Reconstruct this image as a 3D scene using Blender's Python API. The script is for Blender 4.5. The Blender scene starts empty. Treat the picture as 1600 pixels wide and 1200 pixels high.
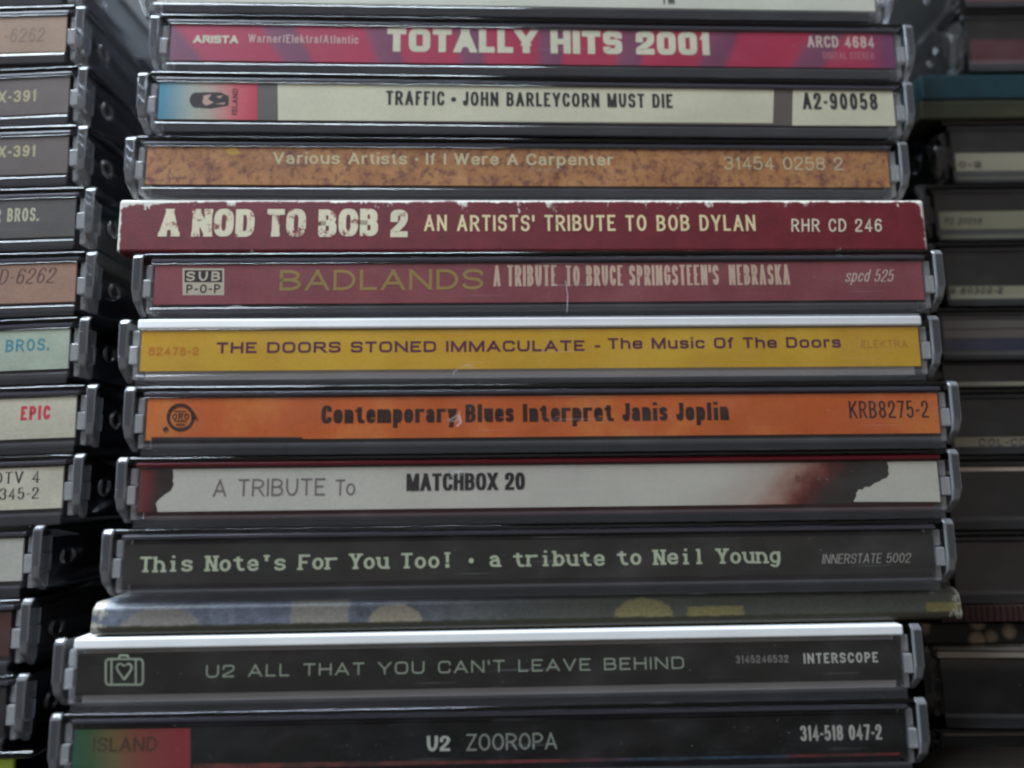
import bpy, bmesh, math, random
from mathutils import Vector, Matrix

# One Blender unit is one centimetre in this scene.
S = bpy.context.scene
S.unit_settings.system = 'METRIC'
S.unit_settings.scale_length = 0.01
C = S.collection
R = math.radians
random.seed(4)

# ------------------------------------------------------------------ camera
CAM = Vector((0.0, -10.02, 4.30))
FPX = 1054.84                       # focal length in pixels of a 1600 px wide frame
PITCH, ROLL = R(7.812), R(0.623)
_r = Vector((1, 0, 0)); _f = Vector((0, math.cos(PITCH), math.sin(PITCH))); _u = _r.cross(_f)
AX_R = math.cos(ROLL) * _r - math.sin(ROLL) * _u
AX_U = math.sin(ROLL) * _r + math.cos(ROLL) * _u
cd = bpy.data.cameras.new('camera'); cam = bpy.data.objects.new('camera', cd); C.objects.link(cam)
cam.matrix_world = Matrix.Translation(CAM) @ Matrix((AX_R, AX_U, -_f)).transposed().to_4x4()
cd.sensor_width = 36; cd.lens = FPX / 1600 * 36
cd.clip_start = 0.1; cd.clip_end = 1000
cd.dof.use_dof = True; cd.dof.focus_distance = 10.25; cd.dof.aperture_fstop = 0.055
S.camera = cam

# ------------------------------------------------------------------ light
w = bpy.data.worlds.new('World'); S.world = w; w.use_nodes = True
bg = w.node_tree.nodes['Background']
bg.inputs['Color'].default_value = (1.0, 0.92, 0.86, 1); bg.inputs['Strength'].default_value = 0.20

def area(name, loc, target, sx, sy, power, color):
    l = bpy.data.lights.new(name, 'AREA'); l.shape = 'RECTANGLE'; l.size = sx; l.size_y = sy
    l.energy = power; l.color = color
    o = bpy.data.objects.new(name, l); C.objects.link(o)
    o.location = loc
    o.rotation_euler = (Vector(target) - Vector(loc)).to_track_quat('-Z', 'Y').to_euler()
    return o
area('window_light', (-22, -10, 54), (-3, 0, 5), 34, 50, 138000, (0.76, 0.88, 1.0))

vs = S.view_settings
vs.view_transform = 'Standard'; vs.look = 'None'; vs.gamma = 1; vs.use_curve_mapping = False; vs.exposure = 0
S.cycles.max_bounces = 24; S.cycles.transmission_bounces = 20; S.cycles.transparent_max_bounces = 24
S.cycles.glossy_bounces = 8; S.cycles.diffuse_bounces = 3
S.cycles.sample_clamp_indirect = 10; S.cycles.blur_glossy = 0.5
S.cycles.use_denoising = True
S.cycles.filter_width = 2.3

# ------------------------------------------------------------------ materials
def lin(c):
    return tuple((x / 255 / 12.92) if x / 255 <= 0.04045 else ((x / 255 + 0.055) / 1.055) ** 2.4 for x in c)
GAIN = 1.5
def alb(r, g, b, k=1.0):
    return tuple(min(0.88, v * GAIN * k) for v in lin((r, g, b))) + (1,)

class NT:
    def __init__(s, name, rough=0.55, spec=0.35):
        s.m = bpy.data.materials.new(name); s.m.use_nodes = True
        s.t = s.m.node_tree; s.p = s.t.nodes['Principled BSDF']
        s.p.inputs['Roughness'].default_value = rough
        s.p.inputs['Specular IOR Level'].default_value = spec
        tc = s.t.nodes.new('ShaderNodeTexCoord'); s.co = tc.outputs['Object']
        s.sep = s.t.nodes.new('ShaderNodeSeparateXYZ'); s.t.links.new(s.co, s.sep.inputs[0])
        s.x, s.y, s.z = s.sep.outputs
    def put(s, sock, v):
        if isinstance(v, bpy.types.NodeSocket): s.t.links.new(v, sock)
        else: sock.default_value = v
    def math(s, op, a, b=0.0, c=0.0, clamp=False):
        n = s.t.nodes.new('ShaderNodeMath'); n.operation = op; n.use_clamp = clamp
        s.put(n.inputs[0], a); s.put(n.inputs[1], b); s.put(n.inputs[2], c); return n.outputs[0]
    def noise(s, scale, detail=4, rough=0.6, stretch=None, off=0.0):
        n = s.t.nodes.new('ShaderNodeTexNoise'); n.inputs['Scale'].default_value = scale
        n.inputs['Detail'].default_value = detail; n.inputs['Roughness'].default_value = rough
        mp = s.t.nodes.new('ShaderNodeMapping'); mp.inputs['Scale'].default_value = stretch or (1, 1, 1)
        mp.inputs['Location'].default_value = (off, off * 0.7, off * 1.3)
        s.t.links.new(s.co, mp.inputs[0]); s.t.links.new(mp.outputs[0], n.inputs['Vector']); return n.outputs['Fac']
    def ramp(s, v, stops, interp='LINEAR'):
        n = s.t.nodes.new('ShaderNodeValToRGB'); e = n.color_ramp.elements; n.color_ramp.interpolation = interp
        while len(e) < len(stops): e.new(0.5)
        for el, (p, c) in zip(e, stops):
            el.position = p; el.color = c if isinstance(c, tuple) else (c, c, c, 1)
        s.put(n.inputs[0], v); return n.outputs[0]
    def mix(s, f, a, b, blend='MIX'):
        n = s.t.nodes.new('ShaderNodeMix'); n.data_type = 'RGBA'; n.blend_type = blend
        s.put(n.inputs[0], f); s.put(n.inputs[6], a); s.put(n.inputs[7], b); return n.outputs[2]
    def rng(s, v, a, b, smooth=True):
        n = s.t.nodes.new('ShaderNodeMapRange'); n.interpolation_type = 'SMOOTHSTEP' if smooth else 'LINEAR'
        s.put(n.inputs[0], v); n.inputs[1].default_value = a; n.inputs[2].default_value = b
        return n.outputs[0]
    def done(s, col, speck=0.10, bump=0.0):
        n = s.noise(22, 5, 0.65)
        f = s.ramp(n, [(0.25, 1 - speck * 1.8), (0.75, 1.0)])
        f = s.mix(1.0, f, s.ramp(s.noise(1.1, 3, .5, (1, 1, 1.5), 11.0), [(.3, .90), (.7, 1.0)]), 'MULTIPLY')
        s.t.links.new(s.mix(1.0, col, f, 'MULTIPLY'), s.p.inputs['Base Color'])
        if bump:
            b = s.t.nodes.new('ShaderNodeBump'); b.inputs['Strength'].default_value = bump; b.inputs['Distance'].default_value = 0.02
            s.t.links.new(s.noise(40, 4), b.inputs['Height']); s.t.links.new(b.outputs[0], s.p.inputs['Normal'])
        return s.m

_cache = {}
def ink(r, g, b, k=1.0):
    key = (r, g, b, k)
    if key not in _cache:
        n = NT('printed_ink', 0.6, 0.3); _cache[key] = n.done(alb(r, g, b, k), 0.08)
    return _cache[key]
def paper(r, g, b, name='spine_paper'):
    n = NT(name, 0.55, 0.35); return n.done(alb(r, g, b), 0.08)

def plastic(name, tint, rough=0.04, haze=0.0):
    m = bpy.data.materials.new(name); m.use_nodes = True; t = m.node_tree; p = t.nodes['Principled BSDF']
    p.inputs['Base Color'].default_value = tint + (1,)
    p.inputs['Transmission Weight'].default_value = 1 - haze; p.inputs['IOR'].default_value = 1.52
    tc = t.nodes.new('ShaderNodeTexCoord')
    n = t.nodes.new('ShaderNodeTexNoise'); n.inputs['Scale'].default_value = 5; n.inputs['Detail'].default_value = 7
    n.inputs['Roughness'].default_value = 0.7
    t.links.new(tc.outputs['Object'], n.inputs['Vector'])
    mr = t.nodes.new('ShaderNodeMapRange'); mr.inputs[1].default_value = 0.35; mr.inputs[2].default_value = 0.75
    mr.inputs[3].default_value = rough * 0.5; mr.inputs[4].default_value = rough * 3.5
    t.links.new(n.outputs['Fac'], mr.inputs[0]); t.links.new(mr.outputs[0], p.inputs['Roughness'])
    n2 = t.nodes.new('ShaderNodeTexNoise'); n2.inputs['Scale'].default_value = 2.2; n2.inputs['Detail'].default_value = 3
    t.links.new(tc.outputs['Object'], n2.inputs['Vector'])
    b = t.nodes.new('ShaderNodeBump'); b.inputs['Strength'].default_value = 0.08; b.inputs['Distance'].default_value = 0.03
    t.links.new(n2.outputs['Fac'], b.inputs['Height']); t.links.new(b.outputs[0], p.inputs['Normal'])
    return m
CLEAR = plastic('clear_polystyrene', (0.95, 0.96, 0.97))
SHADED_SIDE = plastic('shade_tinted_polystyrene', (0.66, 0.68, 0.71), 0.035, .0)  # lid sides tinted darker to carry the shade between the stacks
RIM = plastic('glint_hazed_rim', (0.86, 0.87, 0.92), 0.08, .17)  # milky haze paints the window's bright edge lines onto the ear rims
PIN_HAZE = plastic('light_hazed_polystyrene', (0.90, 0.91, 0.92), 0.05, .22)  # milky haze lightens the pins in place of refracted room light

def pane(name, haze=0.0, tint=(.955, .955, .965)):
    # thin clear wall: mostly lets light straight through, mirrors a little, carries hair scratches and dust
    m = bpy.data.materials.new(name); m.use_nodes = True; t = m.node_tree; t.nodes.clear()
    N = t.nodes.new; L_ = t.links.new
    out = N('ShaderNodeOutputMaterial'); tr = N('ShaderNodeBsdfTransparent'); gl = N('ShaderNodeBsdfGlossy'); df = N('ShaderNodeBsdfDiffuse')
    tr.inputs[0].default_value = tint + (1,); gl.inputs['Roughness'].default_value = .10; df.inputs[0].default_value = (.75, .76, .80, 1)
    fr = N('ShaderNodeFresnel'); ge = N('ShaderNodeNewGeometry'); io = N('ShaderNodeMapRange')
    io.inputs[3].default_value = 1.45; io.inputs[4].default_value = 1 / 1.45          # both faces of the wall mirror alike
    L_(ge.outputs['Backfacing'], io.inputs[0]); L_(io.outputs[0], fr.inputs[0])
    m1 = N('ShaderNodeMixShader'); L_(fr.outputs[0], m1.inputs[0]); L_(tr.outputs[0], m1.inputs[1]); L_(gl.outputs[0], m1.inputs[2])
    tc = N('ShaderNodeTexCoord'); acc = None
    for sc, rot, lo, hi, amt in (((.5, 1, 26), .10, .67, .74, .05), ((.7, 1, 34), -.16, .69, .75, .04), ((26, 26, 26), 0, .71, .76, .14), ((1.1, 1, 2.2), .3, .45, .85, .014)):
        mp = N('ShaderNodeMapping'); mp.inputs['Scale'].default_value = sc; mp.inputs['Rotation'].default_value = (0, rot, 0)
        nz = N('ShaderNodeTexNoise'); nz.inputs['Scale'].default_value = 1.0; nz.inputs['Detail'].default_value = 3
        L_(tc.outputs['Object'], mp.inputs[0]); L_(mp.outputs[0], nz.inputs['Vector'])
        mr = N('ShaderNodeMapRange'); mr.inputs[1].default_value = lo; mr.inputs[2].default_value = hi; mr.inputs[4].default_value = amt
        L_(nz.outputs['Fac'], mr.inputs[0])
        if acc is None: acc = mr.outputs[0]
        else:
            mx = N('ShaderNodeMath'); mx.operation = 'MAXIMUM'; L_(acc, mx.inputs[0]); L_(mr.outputs[0], mx.inputs[1]); acc = mx.outputs[0]
    if haze:
        ad = N('ShaderNodeMath'); ad.operation = 'ADD'; ad.inputs[1].default_value = haze; L_(acc, ad.inputs[0]); acc = ad.outputs[0]
    m2 = N('ShaderNodeMixShader'); L_(acc, m2.inputs[0]); L_(m1.outputs[0], m2.inputs[1]); L_(df.outputs[0], m2.inputs[2])
    L_(m2.outputs[0], out.inputs[0]); return m
PANE = pane('scratched_clear_wall')
PANE_LIP = pane('thick_clear_lip', .032, (.90, .90, .93))
PANE_EAR = pane('clear_hinge_ear', .07, (.90, .90, .95))  # haze gives the ear fronts the pale grey of reflected light

def solid(name, col, rough=0.45, speck=0.06, bump=0.0):
    n = NT(name, rough, 0.5); return n.done(tuple(col) + (1,), speck, bump)
TRAY_DARK = solid('dark_tray_plastic', (0.062, 0.058, 0.074), 0.22)
TRAY_WHITE = solid('white_tray_plastic', (0.86, 0.86, 0.85), 0.7, 0.03)
TRAY_RED = solid('red_tray_plastic', (0.12, 0.004, 0.010), 0.3)
SCUFF_GLARE = bpy.data.materials.new('scuff_glare_plastic'); SCUFF_GLARE.use_nodes = True  # pale colour for glare caught on scuffs, and for the crack
SCUFF_GLARE.node_tree.nodes['Principled BSDF'].inputs['Base Color'].default_value = (.6, .6, .64, 1)
SCUFF_GLARE.node_tree.nodes['Principled BSDF'].inputs['Alpha'].default_value = .42
CARD_BARE = solid('bare_cardboard', (0.72, 0.70, 0.64), 0.8, 0.2, 0.3)

# ------------------------------------------------------------------ mesh helpers
def link(name, mesh, parent=None):
    o = bpy.data.objects.new(name, mesh); C.objects.link(o)
    if parent: o.parent = parent
    return o
def mesh_from(bm, name, mats):
    bmesh.ops.recalc_face_normals(bm, faces=bm.faces[:])
    me = bpy.data.meshes.new(name); bm.to_mesh(me); bm.free()
    for m in mats: me.materials.append(m)
    return me
def bev(bm, geom_faces, off, seg=3):
    es = {e for f in geom_faces for e in f.edges if e.calc_face_angle(0) > 0.35}
    bmesh.ops.bevel(bm, geom=list(es), offset=off, segments=seg, profile=0.5, affect='EDGES', clamp_overlap=True)
def add_box(bm, x0, x1, y0, y1, z0, z1, off=0.0, seg=3, mi=0):
    t = bmesh.new()
    v = [t.verts.new(p) for p in ((x0,y0,z0),(x1,y0,z0),(x1,y1,z0),(x0,y1,z0),(x0,y0,z1),(x1,y0,z1),(x1,y1,z1),(x0,y1,z1))]
    for q in ((0,1,2,3),(4,5,6,7),(0,1,5,4),(1,2,6,5),(2,3,7,6),(3,0,4,7)): t.faces.new([v[i] for i in q])
    bmesh.ops.recalc_face_normals(t, faces=t.faces[:])
    if off: bev(t, t.faces[:], off, seg)
    merge(bm, t, mi)
def add_prism(bm, prof, x0, x1, off=0.0, seg=3, mi=0, tweak=None, rim=None):
    t = bmesh.new()
    a = [t.verts.new((x0, y, z)) for y, z in prof]; b = [t.verts.new((x1, y, z)) for y, z in prof]
    t.faces.new(a); t.faces.new(b[::-1]); n = len(prof)
    for i in range(n): t.faces.new((a[i], b[i], b[(i+1) % n], a[(i+1) % n]))
    bmesh.ops.recalc_face_normals(t, faces=t.faces[:])
    if tweak:
        for v in t.verts: tweak(v)
    if off: bev(t, t.faces[:], off, seg)
    n0 = len(bm.faces); merge(bm, t, mi)
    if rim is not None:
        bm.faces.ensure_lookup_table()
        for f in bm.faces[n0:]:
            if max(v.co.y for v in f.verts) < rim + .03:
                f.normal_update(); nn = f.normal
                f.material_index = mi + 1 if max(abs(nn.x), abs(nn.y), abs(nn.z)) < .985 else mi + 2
def add_poly(bm, pts, y, mi=0):                    # flat printed patch in the x-z plane, facing -y
    v = [bm.verts.new((x, y, z)) for x, z in pts]; f = bm.faces.new(v); f.material_index = mi; return f
def merge(bm, t, mi=0):
    mp = {v: bm.verts.new(v.co) for v in t.verts}
    for f in t.faces:
        nf = bm.faces.new([mp[v] for v in f.verts]); nf.material_index = mi; nf.smooth = f.smooth
    t.free()
def add_torus(bm, c, r1, r2, n=20, k=6):           # ring in the y-z plane
    g = []
    for i in range(n):
        a = 2 * math.pi * i / n; row = []
        for j in range(k):
            b = 2 * math.pi * j / k; rr = r1 + r2 * math.cos(b)
            row.append(bm.verts.new((c[0] + r2 * math.sin(b), c[1] + rr * math.cos(a), c[2] + rr * math.sin(a))))
        g.append(row)
    for i in range(n):
        for j in range(k):
            bm.faces.new((g[i][j], g[(i+1) % n][j], g[(i+1) % n][(j+1) % k], g[i][(j+1) % k])).smooth = True

# ------------------------------------------------------------------ stroke lettering
X = .72
_bowl = [(0,0,1),(1,0,1),(1,X,1),(0,X,1)]
GL = {  # char: (relative width, [(closed, points)])
'A': (1.05, [(0,[(0,0),(.5,1)]),(0,[(1,0),(.5,1)]),(0,[(.19,.3),(.81,.3)])]),
'B': (.95, [(0,[(0,.52),(0,1),(.93,1,1),(.93,.52,1),(0,.52)]),(0,[(0,.52),(1,.52,1),(1,0,1),(0,0),(0,.6)])]),
'C': (.95, [(0,[(1,.68),(1,1,1),(0,1,1),(0,0,1),(1,0,1),(1,.32)])]),
'D': (.98, [(1,[(0,0),(0,1),(1,1,1),(1,0,1)])]),
'E': (.84, [(0,[(1,1),(0,1),(0,0),(1,0)]),(0,[(0,.52),(.9,.52)])]),
'F': (.80, [(0,[(1,1),(0,1),(0,0)]),(0,[(0,.5),(.88,.5)])]),
'G': (1.0, [(0,[(1,.72),(1,1,1),(0,1,1),(0,0,1),(1,0,1),(1,.48),(.55,.48)])]),
'H': (.98, [(0,[(0,0),(0,1)]),(0,[(1,0),(1,1)]),(0,[(0,.52),(1,.52)])]),
'I': (0, [(0,[(.5,0),(.5,1)])]),
'J': (.72, [(0,[(1,1),(1,0,1),(0,0,1),(0,.34)])]),
'K': (1.0, [(0,[(0,0),(0,1)]),(0,[(1,1),(.02,.36)]),(0,[(.34,.58),(1,0)])]),
'L': (.76, [(0,[(0,1),(0,0),(1,0)])]),
'M': (1.22, [(0,[(0,0),(0,1)]),(0,[(1,0),(1,1)]),(0,[(.04,1),(.5,0)]),(0,[(.96,1),(.5,0)])]),
'N': (1.02, [(0,[(0,0),(0,1)]),(0,[(1,0),(1,1)]),(0,[(.03,1),(.97,0)])]),
'O': (1.02, [(1,[(0,0,1),(0,1,1),(1,1,1),(1,0,1)])]),
'P': (.92, [(0,[(0,0),(0,1),(1,1,1),(1,.45,1),(0,.45)])]),
'R': (.98, [(0,[(0,0),(0,1),(.97,1,1),(.97,.48,1),(0,.48)]),(0,[(.5,.48),(1,0)])]),
'S': (.92, [(0,[(1,.74),(1,1,1),(0,1,1),(0,.52,1),(1,.52,1),(1,0,1),(0,0,1),(0,.26)])]),
'T': (.90, [(0,[(.5,0),(.5,1)]),(0,[(0,1),(1,1)])]),
'U': (.98, [(0,[(0,1),(0,0,1),(1,0,1),(1,1)])]),
'V': (1.0, [(0,[(0,1),(.5,0)]),(0,[(1,1),(.5,0)])]),
'W': (1.4, [(0,[(0,1),(.25,0)]),(0,[(.5,1),(.25,0)]),(0,[(.5,1),(.75,0)]),(0,[(1,1),(.75,0)])]),
'X': (1.0, [(0,[(0,0),(1,1)]),(0,[(0,1),(1,0)])]),
'Y': (1.0, [(0,[(.5,0),(.5,.48)]),(0,[(0,1),(.5,.42)]),(0,[(1,1),(.5,.42)])]),
'Z': (.9, [(0,[(0,1),(1,1),(0,0),(1,0)])]),
'0': (.92, [(1,[(0,0,1),(0,1,1),(1,1,1),(1,0,1)])]),
'1': (.5, [(0,[(.85,0),(.85,1)]),(0,[(.85,.98),(.1,.74)])]),
'2': (.9, [(0,[(0,.70),(0,1,1),(1,1,1),(1,.56,1),(0,.12),(0,0),(1,0)])]),
'3': (.9, [(0,[(0,.74),(0,1,1),(.96,1,1),(.96,.53,1),(.35,.53)]),(0,[(.35,.53),(1,.53,1),(1,0,1),(0,0,1),(0,.26)])]),
'4': (.95, [(0,[(.72,0),(.72,1),(0,.26),(1,.26)])]),
'5': (.9, [(0,[(.93,1),(.1,1),(.04,.52),(.5,.62,1),(1,.62,1),(1,0,1),(0,0,1),(0,.24)])]),
'6': (.9, [(1,[(0,0,1),(1,0,1),(1,.60,1),(0,.60,1)]),(0,[(0,.3),(0,1,1),(.96,1,1),(.96,.78)])]),
'7': (.88, [(0,[(0,1),(1,1),(.35,0)])]),
'8': (.92, [(1,[(.03,.53,1),(.97,.53,1),(.97,1,1),(.03,1,1)]),(1,[(0,0,1),(1,0,1),(1,.53,1),(0,.53,1)])]),
'9': (.9, [(1,[(0,1,1),(1,1,1),(1,.40,1),(0,.40,1)]),(0,[(1,.7),(1,0,1),(.04,0,1),(.04,.22)])]),
'a': (.82, [(0,[(.05,X*.72),(.05,X,1),(.92,X,1),(.92,0)]),(0,[(.92,X*.58),(0,X*.58,1),(0,0,1),(.92,0,1),(.92,X*.35)])]),
'b': (.86, [(0,[(0,0),(0,1)]),(1,_bowl)]),
'c': (.80, [(0,[(1,X*.66),(1,X,1),(0,X,1),(0,0,1),(1,0,1),(1,X*.34)])]),
'd': (.86, [(0,[(1,0),(1,1)]),(1,_bowl)]),
'e': (.84, [(0,[(0,X*.5),(1,X*.5),(1,X,1),(0,X,1),(0,0,1),(1,0,1),(1,X*.26)])]),
'f': (.5, [(0,[(.35,0),(.35,1,1),(1,1)]),(0,[(0,X),(.95,X)])]),
'g': (.86, [(1,_bowl),(0,[(1,X),(1,-.27,1),(.05,-.27,1),(.05,-.14)])]),
'h': (.84, [(0,[(0,0),(0,1)]),(0,[(0,X*.7),(0,X,1),(1,X,1),(1,0)])]),
'i': (0, [(0,[(.5,0),(.5,.66)]),(0,[(.5,.95),(.5,1.04)])]),
'j': (.3, [(0,[(.9,X),(.9,-.25,1),(0,-.25)]),(0,[(.9,.95),(.9,1.04)])]),
'k': (.84, [(0,[(0,0),(0,1)]),(0,[(.95,X),(.02,X*.36)]),(0,[(.35,X*.6),(1,0)])]),
'l': (0, [(0,[(.5,0),(.5,1)])]),
'm': (1.3, [(0,[(0,0),(0,X)]),(0,[(0,X*.7),(0,X,1),(.5,X,1),(.5,0)]),(0,[(.5,X*.7),(.5,X,1),(1,X,1),(1,0)])]),
'n': (.84, [(0,[(0,0),(0,X)]),(0,[(0,X*.7),(0,X,1),(1,X,1),(1,0)])]),
'o': (.86, [(1,_bowl)]),
'p': (.86, [(0,[(0,-.27),(0,X)]),(1,_bowl)]),
'r': (.55, [(0,[(0,0),(0,X)]),(0,[(0,X*.6),(0,X,1),(1,X)])]),
's': (.78, [(0,[(.96,X*.72),(.96,X,1),(0,X,1),(0,X*.52,1),(1,X*.52,1),(1,0,1),(0,0,1),(0,X*.27)])]),
't': (.5, [(0,[(.38,.97),(.38,0,1),(1,0)]),(0,[(0,X),(.95,X)])]),
'u': (.84, [(0,[(0,X),(0,0,1),(1,0,1),(1,X*.3)]),(0,[(1,0),(1,X)])]),
'v': (.84, [(0,[(0,X),(.5,0)]),(0,[(1,X),(.5,0)])]),
'w': (1.2, [(0,[(0,X),(.25,0)]),(0,[(.5,X),(.25,0)]),(0,[(.5,X),(.75,0)]),(0,[(1,X),(.75,0)])]),
'y': (.84, [(0,[(0,X),(.5,.02)]),(0,[(1,X),(.3,-.27)])]),
'.': (0, [('dot',[(.5,0)])]), "'": (0, [(0,[(.5,.7),(.5,1)])]), '!': (0, [(0,[(.5,.3),(.5,1)]),('dot',[(.5,0)])]),
'-': (.45, [(0,[(0,.42),(1,.42)])]), '/': (.4, [(0,[(0,-.05),(1,1.05)])]),
'*': (.3, [('bul',[(.5,.42)])]), '~': (.2, [('dot',[(.5,.4)])]),
}
APEX = {'A': [(.5,1)], 'V': [(.5,0)], 'W': [(.25,0),(.75,0)], 'M': [(.5,0),(.04,1),(.96,1)], 'N': [(.97,0),(.03,1)],
        'v': [(.5,0)], 'w': [(.25,0),(.75,0)], 'y': [(.5,.02)], 'k': [(.02,X*.36)], '1': [(.85,.98)]}
SERIFY = {0.0, X, 1.0, -.27, .66}

def fillet(pts, closed, rnd):
    out = []; n = len(pts)
    for i, p in enumerate(pts):
        P = Vector(p[:2])
        if len(p) < 3 or (not closed and i in (0, n-1)): out.append(P); continue
        a = pts[i-1]; b = pts[(i+1) % n]
        def cut(q, qi):
            both = len(q) > 2 and (closed or qi not in (0, n-1))
            return P.lerp(Vector(q[:2]), rnd * (0.5 if both else 0.62))
        A = cut(a, (i-1) % n); B = cut(b, (i+1) % n); k = 0.5523
        c1 = A.lerp(P, k); c2 = B.lerp(P, k)
        for s in range(7):
            t = s / 6; u = 1 - t
            out.append(A*u**3 + c1*(3*u*u*t) + c2*(3*u*t*t) + B*t**3)
    res = []
    for q in out:
        if not res or (q - res[-1]).length > 1e-5: res.append(q)
    if closed and (res[0] - res[-1]).length < 1e-5: res.pop()
    return res

def strip(pts, closed, tx, ty, ext=(True, True)):
    q = [Vector((p.x / tx, p.y / ty)) for p in pts]; n = len(q); Lp, Rp = [], []
    for i in range(n):
        d0 = d1 = None
        if closed or i > 0: d0 = (q[i] - q[i-1]).normalized()
        if closed or i < n-1: d1 = (q[(i+1) % n] - q[i]).normalized()
        if d0 is None or d1 is None:
            d = d1 or d0; sg = -1 if d0 is None else 1
            if not ext[0 if d0 is None else 1]: pass
            elif abs(d.y) * ty >= abs(d.x) * tx * 0.5: q[i] = q[i] + d * sg * (0.5 / max(abs(d.y), .5))
            else: q[i] = q[i] + d * sg * (0.5 / abs(d.x))
            if abs(d.y) * ty >= abs(d.x) * tx * 0.5: o = Vector((-0.5 / d.y if abs(d.y) > .4 else -1.2*math.copysign(1, d.y), 0))
            else: o = Vector((0, 0.5 / d.x))
        else:
            nn = Vector((-d0.y - d1.y, d0.x + d1.x))
            if nn.length < 1e-4: nn = Vector((-d0.y, d0.x))
            nn.normalize(); c = nn.dot(Vector((-d1.y, d1.x)))
            o = nn * min(0.5 / max(c, 0.2), 1.15)
        Lp.append(q[i] + o); Rp.append(q[i] - o)
    sc = lambda v: (v.x * tx, v.y * ty)
    m = n if closed else n - 1
    return [[sc(Lp[i]), sc(Lp[(i+1) % n]), sc(Rp[(i+1) % n]), sc(Rp[i])] for i in range(m)]

def ellipse(cx, cy, rx, ry, n=24, a0=0, a1=360):
    return [(cx + rx*math.cos(R(a0 + (a1-a0)*i/n)), cy + ry*math.sin(R(a0 + (a1-a0)*i/n))) for i in range(n)]

def set_text(bm, s, x0, x1, z0, H, y, tx=.16, ty=None, rnd=1.0, sp=.28, wd=.72, shear=0.0, slab=0.0, slabt=1.0, lc=1.0, mono=0, mi=0, space=.5, jit=0.0):
    """letters between x0 and x1, baseline z0, cap height H; tx, ty pen width as a share of H"""
    ty = tx if ty is None else ty; tx *= H; ty *= H
    def w(ch):
        if ch == ' ': return H * wd * space * (2 if mono else 1)
        g = GL[ch][0] * wd * H * (lc if ch.islower() else 1)
        if ch in 'ftrj': g = max(g, tx * 1.85)
        if mono: return H * wd
        return max(g, 0) + (tx if g == 0 else 0)
    adv = [w(c) for c in s]; gap = sp * H * wd
    tot = sum(adv) + gap * (len(s) - 1); k = (x1 - x0) / tot
    x = x0
    for ch, a in zip(s, adv):
        if ch != ' ':
            wk = a * k; lay = 0
            ox = x
            if mono and GL[ch][0] == 0: pass
            jz = random.uniform(-jit, jit) * H
            def P(p):
                if GL[ch][0] == 0: px = ox + wk / 2
                else: px = ox + tx/2 + p[0] * (wk - tx)
                pz = ty/2 + p[1] * (H - ty) if p[1] >= 0 else ty/2 + p[1] * H
                return (px, pz) + tuple(p[2:])
            polys = []
            for cl, pts in GL[ch][1]:
                pp = [P(p) for p in pts]
                if cl == 'dot':
                    cx, cz = pp[0][:2]; r = tx * .62
                    polys.append([[(cx-r, cz-ty/2), (cx+r, cz-ty/2), (cx+r, cz-ty/2+2*r), (cx-r, cz-ty/2+2*r)]])
                elif cl == 'bul': polys.append([ellipse(pp[0][0], pp[0][1], .17*H, .17*H)])
                else:
                    ex = []
                    for e, nb in ((0, 1), (-1, -2)):
                        up = abs(pts[e][1] - pts[nb][1]) > .5 * abs(pts[e][0] - pts[nb][0])
                        ex.append(round(pts[e][1], 3) in (0, X, 1, 1.04, -.27, .7, .42, .66) if up else pts[e][0] in (0, 1))
                    polys.append(strip(fillet(pp, cl, rnd), bool(cl), tx, ty, ex))
                    if slab and not cl:
                        for e, nb in ((0, 1), (-1, -2)):
                            p0, p1 = pts[e], pts[nb]
                            if p0[1] in SERIFY and p0[:2] not in APEX.get(ch, []) and abs(p0[1]-p1[1]) > .22 and len(p0) == 2:
                                q = P(p0); t2 = ty * slabt; h = slab * H
                                zz = q[1] if p0[1] <= 0 else q[1]
                                l, r_ = q[0] - h, q[0] + h
                                if ch.islower() and p0[1] > 0: r_ = q[0] + tx*.3
                                zc = zz - ty/2 + t2/2 if p0[1] <= 0 else zz + ty/2 - t2/2
                                polys.append([[(l, zc-t2/2), (r_, zc-t2/2), (r_, zc+t2/2), (l, zc+t2/2)]])
            for grp in polys:
                for poly in grp:
                    try: add_poly(bm, [(px + shear * pz, z0 + jz + pz) for px, pz in poly], y - 0.0003 * lay, mi)
                    except ValueError: pass
                lay += 1
        x += a * k + gap * k

# ------------------------------------------------------------------ jewel case meshes (shared by every case)
H = 1.026; HX = 6.225; DEP = 14.2
CARD_Y = 0.058                                   # front face of the spine card
def build_base():
    bm = bmesh.new()
    add_prism(bm, [(.0,.0),(DEP,.0),(DEP,.10),(.05,.10),(.05,.864),(.012,.864),(.012,.17),(.0,.15)], -5.93, 5.93, .012, 2)
    for f in bm.faces:
        if max(v.co.z for v in f.verts) < .2 and max(v.co.y for v in f.verts) < .05: f.material_index = 1
    return mesh_from(bm, 'base', [PANE, PANE_LIP])
EAR = [(.05,H),(.0,.96),(.0,.44),(.035,.26),(.20,.075),(1.5,.06),(1.9,.3),(2.2,.5),(DEP,.5),(DEP,H)]
NOSE = [(.55,H),(.0,.58),(.0,.46),(.12,.16),(.34,.07),(1.5,.06),(1.9,.3),(2.2,.5),(DEP,.5),(DEP,H)]
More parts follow.
